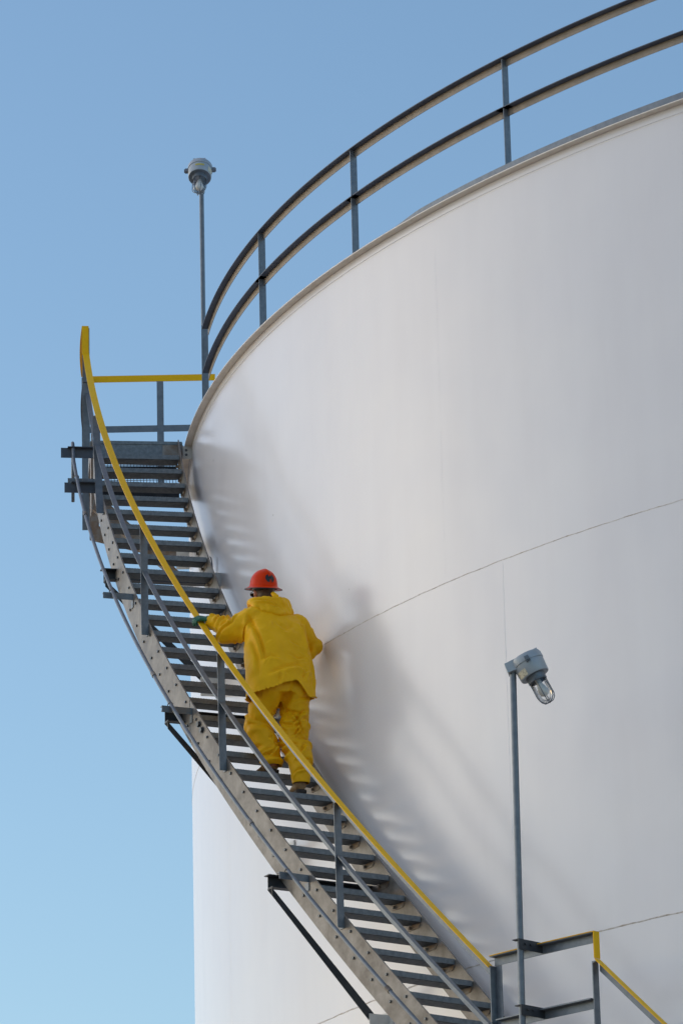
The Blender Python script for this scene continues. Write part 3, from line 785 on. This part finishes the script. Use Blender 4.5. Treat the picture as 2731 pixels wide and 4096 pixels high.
def hemz(x, y):
    if y > 0.13: return 0.80
    if x < 0.03: zz = 0.808 + max(0, x + 0.34) * 0.335
    elif x < 0.15: zz = 0.932 - (x - 0.03) * 1.02 
    else: zz = 0.81 + (x - 0.15) * 0.30
    return zz
for v_ in b2.verts:                                         # pull a narrow band of vertices onto the hem curve, then cut below it
    h_ = hemz(v_.co.x, v_.co.y)
    if abs(v_.co.z - h_) < 0.008: v_.co.z = h_
bmesh.ops.delete(b2, geom=[f for f in b2.faces if f.calc_center_median().z < hemz(f.calc_center_median().x, f.calc_center_median().y)], context='FACES')
rim_v = set()
for e_ in b2.edges:
    if e_.is_boundary: rim_v.update(e_.verts)
for v_ in rim_v: v_.co.z = hemz(v_.co.x, v_.co.y) + 0.002
for cpos, axis in ((WRL + (WRL - ELL).normalized() * 0.02, (WRL - ELL).normalized()), (WRR + (WRR - ELR).normalized() * 0.01, (WRR - ELR).normalized())):
    bmesh.ops.delete(b2, geom=[f for f in b2.faces if (f.calc_center_median() - cpos).dot(axis) > 0 and (f.calc_center_median() - cpos).length < 0.12], context='FACES')
b2.to_mesh(me); b2.free()
def limb_creases(c, A, B, rad, items, seed=0.0):
    """sharp folds running round a sleeve or trouser leg: (t, angle, half width of the arc, skew, width, depth)"""
    A, B = np.array(A), np.array(B); ab = B - A; L = np.linalg.norm(ab); ax = ab / L
    ref = np.array([0, 1, 0.0]); u_ = ref - ax * (ref @ ax); u_ /= np.linalg.norm(u_); w_ = np.cross(ax, u_)
    t = ((c - A) @ ax) / L; dd = c - A - np.outer(t * L, ax); dist = np.linalg.norm(dd, axis=1)
    ang = np.arctan2(dd @ w_, dd @ u_)
    near = np.clip((1.9 * rad - dist) / (0.5 * rad), 0, 1) * np.clip((t + 0.25) * 6, 0, 1) * np.clip((1.25 - t) * 6, 0, 1)
    wob = nz(c, 9.0, seed, 2) * 0.022
    o = np.zeros(len(c))
    for t0, a0, ha, skew, w, d_ in items:
        da = (ang - a0 + pi) % (2 * pi) - pi
        win = np.clip(1 - (np.abs(da) / ha) ** 2, 0, 1)
        dl = (t - t0 - skew * np.sin(da)) * L + wob
        o += near * win * 1.25 * d_ * (-np.exp(-(dl / w) ** 2) + 0.85 * np.exp(-((dl - 2.1 * w) / (1.5 * w)) ** 2))
    return o
def rnd_items(n, t0, t1, w, d_, seed):
    rg = random.Random(seed); out_ = []
    for i in range(n):
        t = t0 + (t1 - t0) * (i + rg.uniform(0.1, 0.9)) / n
        out_.append((t, rg.uniform(-pi, pi), rg.uniform(0.9, 2.2), rg.uniform(-0.22, 0.22), w * rg.uniform(0.7, 1.4), d_ * rg.uniform(0.5, 1.2)))
    return out_
def back_crease(c, n, pts, w, d_):
    """fold drawn on the back of the coat, points in (x, z)"""
    best = np.full(len(c), 9.0); sgn = np.zeros(len(c))
    P_ = c[:, [0, 2]]
    for a, b in zip(pts[:-1], pts[1:]):
        a, b = np.array(a), np.array(b); ab = b - a; t = np.clip(((P_ - a) @ ab) / (ab @ ab), 0, 1)
        q = P_ - a - t[:, None] * ab; dist = np.linalg.norm(q, axis=1); side = q[:, 0] * ab[1] - q[:, 1] * ab[0]
        m_ = dist < best; best[m_] = dist[m_]; sgn[m_] = np.sign(side[m_])
    sd_ = best * sgn
    a, b = np.array(pts[0]), np.array(pts[-1])
    tt = ((P_ - a) @ (b - a)) / ((b - a) @ (b - a)); ends = np.clip(1.15 - (2 * np.abs(tt - 0.5)) ** 3, 0, 1)
    w = 0.8 * w
    return np.clip(0.3 - n[:, 1], 0, 1) * ends * 1.5 * d_ * (-np.exp(-(sd_ / w) ** 2) + 0.9 * np.exp(-((sd_ - 2.0 * w) / (1.6 * w)) ** 2))
def jfold(c, n):
    o = 0.013 * nz(c, 3.0, 1, 3) + 0.0055 * nz(c, 9.0, 4, 3)
    x = c[:, 0]; z_ = c[:, 2]
    body = np.clip((1.5 - z_) / 0.3, 0, 1) * (np.abs(x) < 0.33)
    o += 0.007 * body * np.sin(x * 19 + 2.2 * nz(c, 2.0, 9, 2) + z_ * 2.0) * np.clip((1.35 - z_) * 1.8, 0.05, 1)
    for pts_, w, d_ in (([(-0.225, 1.50), (-0.215, 1.33), (-0.205, 1.12)], 0.016, 0.020), ([(-0.26, 1.30), (-0.255, 1.12), (-0.27, 0.96)], 0.014, 0.012),
                        ([(-0.24, 1.10), (-0.16, 1.145), (-0.08, 1.13)], 0.016, 0.010), ([(-0.20, 0.98), (-0.05, 1.05), (0.08, 1.09), (0.15, 1.06)], 0.020, 0.012),
                        ([(0.00, 1.18), (0.09, 1.15), (0.17, 1.17)], 0.013, 0.008), ([(0.19, 1.48), (0.215, 1.36), (0.22, 1.22)], 0.016, 0.016),
                        ([(-0.12, 0.90), (-0.10, 1.00)], 0.014, 0.008), ([(0.10, 0.96), (0.16, 1.06)], 0.015, 0.010), ([(0.20, 0.90), (0.235, 1.05), (0.24, 1.18)], 0.014, 0.010),
                        ([(-0.05, 1.46), (0.03, 1.40), (0.10, 1.45)], 0.020, 0.008), ([(0.04, 1.30), (0.13, 1.27)], 0.012, 0.006)):
        o += back_crease(c, n, pts_, w, d_)
    rg = random.Random(77)
    for _ in range(26):
        x0, z0 = rg.uniform(-0.26, 0.22), rg.uniform(0.93, 1.50); a_ = rg.gauss(0.25, 0.8); l_ = rg.uniform(0.05, 0.13)
        p1 = (x0 + l_ * cos(a_), z0 + l_ * sin(a_)); pm = ((x0 + p1[0]) / 2 + rg.uniform(-0.012, 0.012), (z0 + p1[1]) / 2 + rg.uniform(-0.012, 0.012))
        o += back_crease(c, n, [(x0, z0), pm, p1], rg.uniform(0.006, 0.011), rg.uniform(0.0015, 0.0032))
    o += limb_creases(c, SHL, ELL, 0.10, rnd_items(6, -0.1, 1.05, 0.011, 0.017, 11), 2) + limb_creases(c, ELL, WRL, 0.09, rnd_items(7, -0.1, 0.95, 0.010, 0.018, 23), 5)
    o += limb_creases(c, SHR, ELR, 0.09, rnd_items(5, 0.1, 1.05, 0.011, 0.013, 31), 7) + limb_creases(c, ELR, WRR, 0.08, rnd_items(5, -0.05, 0.9, 0.010, 0.014, 47), 3)
    return o
displace(me, jfold)
jack = plink('jacket', me, M_JACK, person)
sm = jack.modifiers.new('thickness', 'SOLIDIFY'); sm.thickness = 0.004; sm.offset = -1
# hood lying on the shoulders
bm = BM()
cen = Vector((-0.030, 0.290, 1.662))
ringp = []
for i in range(32):
    a = 2 * pi * i / 32; back = max(0, -sin(a))
    ringp.append((cen + Vector((0.135 * cos(a), 0.100 * sin(a), 0.012 - 0.015 * back)), 0.030 + 0.006 * back))
for i in range(32):
    (p0, r0), (p1, r1) = ringp[i], ringp[(i + 1) % 32]; capsule(bm, p0, p1, r0, r1, 10)
# the slack pouch: a flattened bag hanging from the collar down the upper back
for k in range(9):
    xx = -0.155 + 0.29 * k / 8; q = 1 - ((xx + 0.005) / 0.175) ** 2
    yb = 0.285 - 0.115 * max(q, 0) ** 0.7
    drop = 0.035 + 0.078 * max(q, 0) ** 0.8
    capsule(bm, Vector((xx - 0.01, yb + 0.02, 1.668 + 0.10 * (xx + 0.155))), Vector((xx + 0.010, yb - 0.022, 1.672 - drop)), 0.030, 0.036, 10)
capsule(bm, Vector((0.000, 0.215, 1.742)), Vector((0.035, 0.185, 1.66)), 0.020, 0.040, 10)
me = remesh(bm, 0.008, 5)
def hfold(c, n):
    o = 0.010 * nz(c, 8, 3, 3) + 0.004 * nz(c, 20, 1, 2)
    for pts_, w, d_ in (([(-0.17, 1.675), (-0.05, 1.655), (0.03, 1.60)], 0.010, 0.014), ([(0.03, 1.74), (0.05, 1.67), (0.09, 1.63)], 0.010, 0.013), ([(-0.12, 1.72), (-0.02, 1.70), (0.05, 1.71)], 0.009, 0.009), ([(-0.10, 1.635), (0.0, 1.60)], 0.009, 0.009)):
        o += back_crease(c, n, pts_, w, d_)
    return o
displace(me, hfold)
plink('hood', me, M_JACK, jack)

# trousers
bm = BM()
loft(bm, [(-0.02, 0.06, 0.84, 0.180, 0.120, 0), (-0.02, 0.07, 0.89, 0.190, 0.135, 0), (-0.02, 0.08, 1.0, 0.18, 0.125, 0)], 32, 2.3)
capsule(bm, HL + Vector((-0.012, 0, 0)), KL + Vector((-0.01, 0, 0)), 0.122, 0.110, sq=(1, 1)); capsule(bm, KL, AL + Vector((0, 0, 0.02)), 0.112, 0.084)
capsule(bm, KL + Vector((-0.01, -0.03, -0.03)), KL + Vector((0.035, -0.07, -0.16)), 0.105, 0.095)
capsule(bm, HRt + Vector((0.018, 0, 0)), KR + Vector((0.012, 0, 0)), 0.118, 0.110); capsule(bm, KR, AR + Vector((0.0, 0.0, 0.11)), 0.112, 0.074)
capsule(bm, KR + Vector((0.02, -0.03, -0.08)), AR + Vector((0.03, 0.0, 0.20)), 0.100, 0.085)
capsule(bm, AR + Vector((0.0, 0.0, 0.10)), AR + Vector((0, -0.01, 0.03)), 0.072, 0.068)
me = remesh(bm, 0.0075, 6)
b2 = bmesh.new(); b2.from_mesh(me)
bmesh.ops.delete(b2, geom=[f for f in b2.faces if (f.calc_center_median().x < 0.005 and f.calc_center_median().y > 0.02 and f.calc_center_median().z < 0.272) or f.calc_center_median().z < 0.095], context='FACES')
b2.to_mesh(me); b2.free()
def tfold(c, n):
    o = 0.009 * nz(c, 4.5, 8, 3) + 0.003 * nz(c, 14, 3, 2)
    o += limb_creases(c, HL, KL, 0.14, rnd_items(3, 0.15, 0.9, 0.020, 0.017, 5), 1) + limb_creases(c, HRt, KR, 0.14, rnd_items(3, 0.1, 0.85, 0.020, 0.016, 8), 6)
    o += limb_creases(c, KL, AL, 0.12, rnd_items(5, 0.0, 1.0, 0.015, 0.019, 15), 4) + limb_creases(c, KR, AR, 0.12, rnd_items(5, 0.0, 0.95, 0.015, 0.019, 19), 9)
    # deep gathers behind the knees (the back of the leg faces the viewer)
    o += limb_creases(c, HL, AL, 0.15, [(0.40, pi, 1.5, 0.10, 0.013, 0.030), (0.47, pi + 0.3, 1.3, -0.08, 0.012, 0.024), (0.56, pi - 0.4, 1.2, 0.12, 0.012, 0.018), (0.72, pi, 1.4, -0.08, 0.012, 0.022), (0.82, pi + 0.4, 1.3, 0.08, 0.010, 0.018)], 12)
    o += limb_creases(c, HRt, AR, 0.15, [(0.30, pi, 1.3, 0.08, 0.013, 0.020), (0.37, pi - 0.2, 1.5, -0.10, 0.013, 0.028), (0.44, pi + 0.3, 1.3, 0.05, 0.012, 0.022), (0.66, pi, 1.3, 0.10, 0.012, 0.020), (0.78, pi - 0.3, 1.4, -0.06, 0.011, 0.020), (0.86, pi + 0.2, 1.4, 0.06, 0.010, 0.018)], 14)
    # seat seam
    o -= 0.026 * np.exp(-((c[:, 0] - 0.035 + 0.32 * (0.93 - c[:, 2])) / 0.024) ** 2) * np.clip((0.97 - c[:, 2]) * 6, 0, 1) * np.clip((c[:, 2] - 0.60) * 12, 0, 1) * (n[:, 1] < 0.1)
    return o
displace(me, tfold)
tro = plink('trousers', me, M_TROU, person)
sm = tro.modifiers.new('thickness', 'SOLIDIFY'); sm.thickness = 0.004; sm.offset = -1

# boots
def boot(heel, toe_dir, name):
    heel = Vector(heel); f_ = Vector(toe_dir).normalized(); s_ = Vector((f_.y, -f_.x, 0)); z = Vector((0, 0, 1))
    bm = BM(); secs = []
    P = lambda y, x, zz: heel + f_ * y + s_ * x + z * zz
    for y, w, h in ((0.0, 0.030, 0.10), (0.02, 0.040, 0.15), (0.07, 0.045, 0.155), (0.12, 0.043, 0.125), (0.17, 0.048, 0.085), (0.22, 0.052, 0.07), (0.265, 0.048, 0.06), (0.292, 0.026, 0.045)):
        secs.append([P(y, w * cos(2 * pi * k / 20) * (1.0 if sin(2 * pi * k / 20) < 0.3 else 0.9), 0.030 + (h - 0.030) / 2 + (h - 0.030) / 2 * sin(2 * pi * k / 20)) for k in range(20)])
    sweep(bm, secs)
    capsule(bm, P(0.055, 0, 0.08), P(0.05, 0, 0.19), 0.050, 0.052)
    me = remesh(bm, 0.006, 3)
    displace(me, lambda c, n: 0.003 * nz(c, 25, 2))
    bo = plink(name, me, M_BOOT, person)
    bm = BM()
    outl = [(0.0, 0.0), (-0.030, 0.004), (-0.043, 0.03), (-0.044, 0.09), (-0.040, 0.12), (-0.050, 0.18), (-0.053, 0.23), (-0.044, 0.275), (-0.02, 0.298), (0.02, 0.298), (0.044, 0.275), (0.053, 0.23), (0.050, 0.18), (0.040, 0.12), (0.044, 0.09), (0.043, 0.03), (0.030, 0.004)]
    prism(bm, [P(y - 0.004, x * 1.05, 0.012) for x, y in outl], z * 0.022)
    prism(bm, [P(y, x, 0.0) for x, y in outl if y <= 0.09] , z * 0.0118)
    prism(bm, [P(y, x, 0.0) for x, y in outl if y >= 0.12], z * 0.0118)
    o = bpy.data.meshes.new('sole'); bmesh.ops.recalc_face_normals(bm, faces=bm.faces); bm.to_mesh(o); bm.free()
    plink('sole', o, M_SOLE, bo, False)
boot((0.068, -0.095, 0.002), (0.06, 1, 0), 'boot')
boot((-0.055, 0.125, 0.209), (-0.22, 1, 0), 'boot')

# gloves: palm, four curled fingers and a thumb in one skin
def glove(W, fdir, pdir, curl, spread=1.0):
    """W wrist, fdir wrist->knuckles, pdir palm-facing normal"""
    f_ = Vector(fdir).normalized(); pn = Vector(pdir); pn = (pn - f_ * pn.dot(f_)).normalized(); s_ = f_.cross(pn)   # s_: towards the thumb or little finger
    bm = BM(); W = Vector(W)
    P = lambda y, x, zz: W + f_ * y + s_ * x + pn * zz
    capsule(bm, P(-0.07, 0, 0), P(0.01, 0, 0), 0.040, 0.032)
    for x in (-0.030, -0.010, 0.010, 0.030): capsule(bm, P(0.012, x * 0.7, 0), P(0.085, x, 0), 0.017, 0.0135, 10)
    for x, L_ in ((-0.032, 0.082), (-0.011, 0.094), (0.010, 0.088), (0.031, 0.068)):
        p0 = P(0.085, x * spread, 0); a = 0
        for seg_, fr_ in ((0, 0.44), (1, 0.32), (2, 0.24)):
            a += curl[seg_]
            p1 = p0 + (f_ * cos(a) + pn * sin(a)) * (L_ * fr_)
            capsule(bm, p0, p1, 0.0108 - 0.0010 * seg_, 0.0102 - 0.0010 * seg_, 10); p0 = p1
    t0 = P(0.025, -0.034, 0.006); t1 = P(0.055, -0.052, 0.030); t2 = P(0.078, -0.048, 0.055)
    capsule(bm, t0, t1, 0.015, 0.012, 10); capsule(bm, t1, t2, 0.012, 0.0095, 10)
    me = remesh(bm, 0.004, 2)
    displace(me, lambda c, n: 0.0016 * nz(c, 55, 2))
    return plink('glove', me, M_GLOVE, person)
glove(Vector((-0.415, 0.560, 1.572)), (-0.95, 0.10, 0.06), (0.0, 0.60, -0.80), (0.55, 0.85, 0.7))
glove(WRR + Vector((-0.03, 0.04, -0.03)), WRR - ELR, (-0.7, 0.2, -0.6), (0.55, 0.7, 0.5))

# hard hat: full brim, ridge, sticker
HC = HEAD + Vector((0.000, -0.005, 0.028)); 
tilt = Matrix.Rotation(radians(13), 3, 'X') @ Matrix.Rotation(radians(-3), 3, 'Y')
bm = BM(); seg = 64
def hatp(r, z_, a):
    ridge_ = 0.0
    if r < 0.118 and z_ > 0.02:
        w = math.exp(-((r * cos(a)) / 0.017) ** 2); ridge_ = 0.008 * w * min(1, (z_ - 0.02) / 0.05)
        w2 = math.exp(-((abs(r * cos(a)) - 0.045) / 0.010) ** 2); ridge_ += 0.003 * w2 * min(1, (z_ - 0.02) / 0.05)
    p_ = Vector((r * cos(a) * 0.93, r * sin(a) * 1.08, z_ + ridge_))
    return HC + tilt @ p_
prof = [(0.120, -0.006), (0.158, -0.010), (0.159, -0.006), (0.150, 0.001), (0.128, 0.008), (0.119, 0.020), (0.117, 0.045), (0.111, 0.075), (0.098, 0.104), (0.078, 0.128), (0.052, 0.145), (0.025, 0.153), (0.004, 0.155)]
sweep(bm, [[hatp(r, z_, 2 * pi * k / seg) for k in range(seg)] for r, z_ in prof], caps=False)
bm.faces.new([v_ for v_ in bm.verts[-seg:]])
me = bpy.data.meshes.new('hard_hat'); bmesh.ops.recalc_face_normals(bm, faces=bm.faces); bm.to_mesh(me); bm.free()
hat = plink('hard_hat', me, M_HAT, person)
sm = hat.modifiers.new('s', 'SUBSURF'); sm.levels = 1; sm.render_levels = 1
bm = BM()
sweep(bm, [[hatp(r, z_, 2 * pi * k / seg) for k in range(seg)] for r, z_ in ((0.1605, -0.012), (0.1612, -0.006), (0.1595, -0.0045), (0.1570, -0.0105))] , caps=False)
me = bpy.data.meshes.new('brim_trim'); bm.to_mesh(me); bm.free(); plink('brim_trim', me, M_BLACK, hat)
bm = BM()
sweep(bm, [[hatp(r, z_, 2 * pi * k / 32) for k in range(32)] for r, z_ in ((0.096, -0.004), (0.094, -0.026), (0.090, -0.026), (0.092, -0.004))], caps=False)
me = bpy.data.meshes.new('suspension_band'); bm.to_mesh(me); bm.free(); plink('suspension_band', me, M_BLACK, hat)
# black W shaped sticker on the back of the hat
Wp = [(-1.0, 0.45), (-0.80, 0.82), (-0.42, 1.0), (-0.30, 0.80), (-0.36, 0.50), (-0.12, 0.36), (0.02, 0.66), (0.16, 0.36), (0.38, 0.48), (0.34, 0.80), (0.50, 1.0), (0.82, 0.84), (1.0, 0.40), (1.02, -0.10), (0.84, -0.60), (0.60, -0.74), (0.44, -1.0), (0.30, -0.62), (0.14, -0.30), (-0.06, -0.26), (-0.02, -0.56), (-0.18, -0.86), (-0.52, -0.80), (-0.84, -0.46), (-1.02, 0.0)]
def on_hat(a, z_):                                   # outer surface of the crown at angle a, height z_
    for (r0, za), (r1, zb) in zip(prof[4:-1], prof[5:]):
        if za <= z_ <= zb:
            return hatp((r0 + (r1 - r0) * (z_ - za) / (zb - za)) + 0.0022, z_, a)
A0, ZC, SA, SZ = -pi / 2 - 0.03, 0.074, 0.37, 0.034
bm = BM()
vs2 = [bm.verts.new((x, y, 0)) for x, y in Wp]; bm.faces.new(vs2)
bmesh.ops.triangulate(bm, faces=bm.faces[:])
for _ in range(3): bmesh.ops.subdivide_edges(bm, edges=bm.edges[:], cuts=1)
for v_ in bm.verts: v_.co = on_hat(A0 + v_.co.x * SA, ZC + v_.co.y * SZ)
me = bpy.data.meshes.new('hat_sticker'); bmesh.ops.recalc_face_normals(bm, faces=bm.faces); bm.to_mesh(me); bm.free()
st = plink('hat_sticker', me, M_BLACK, hat)
# safety glasses
bm = BM()
for s in (-1, 1):
    tube(bm, [HEAD + Vector((s * 0.083, -0.03, -0.004)), HEAD + Vector((s * 0.084, 0.03, 0.0)), HEAD + Vector((s * 0.076, 0.085, 0.0))], 0.0028, 8)
    ellipsoid(bm, HEAD + Vector((s * 0.040, 0.098, -0.006)), (0.032, 0.006, 0.018), seg=14)
me = bpy.data.meshes.new('safety_glasses'); bm.to_mesh(me); bm.free(); plink('safety_glasses', me, M_BLACK, person)
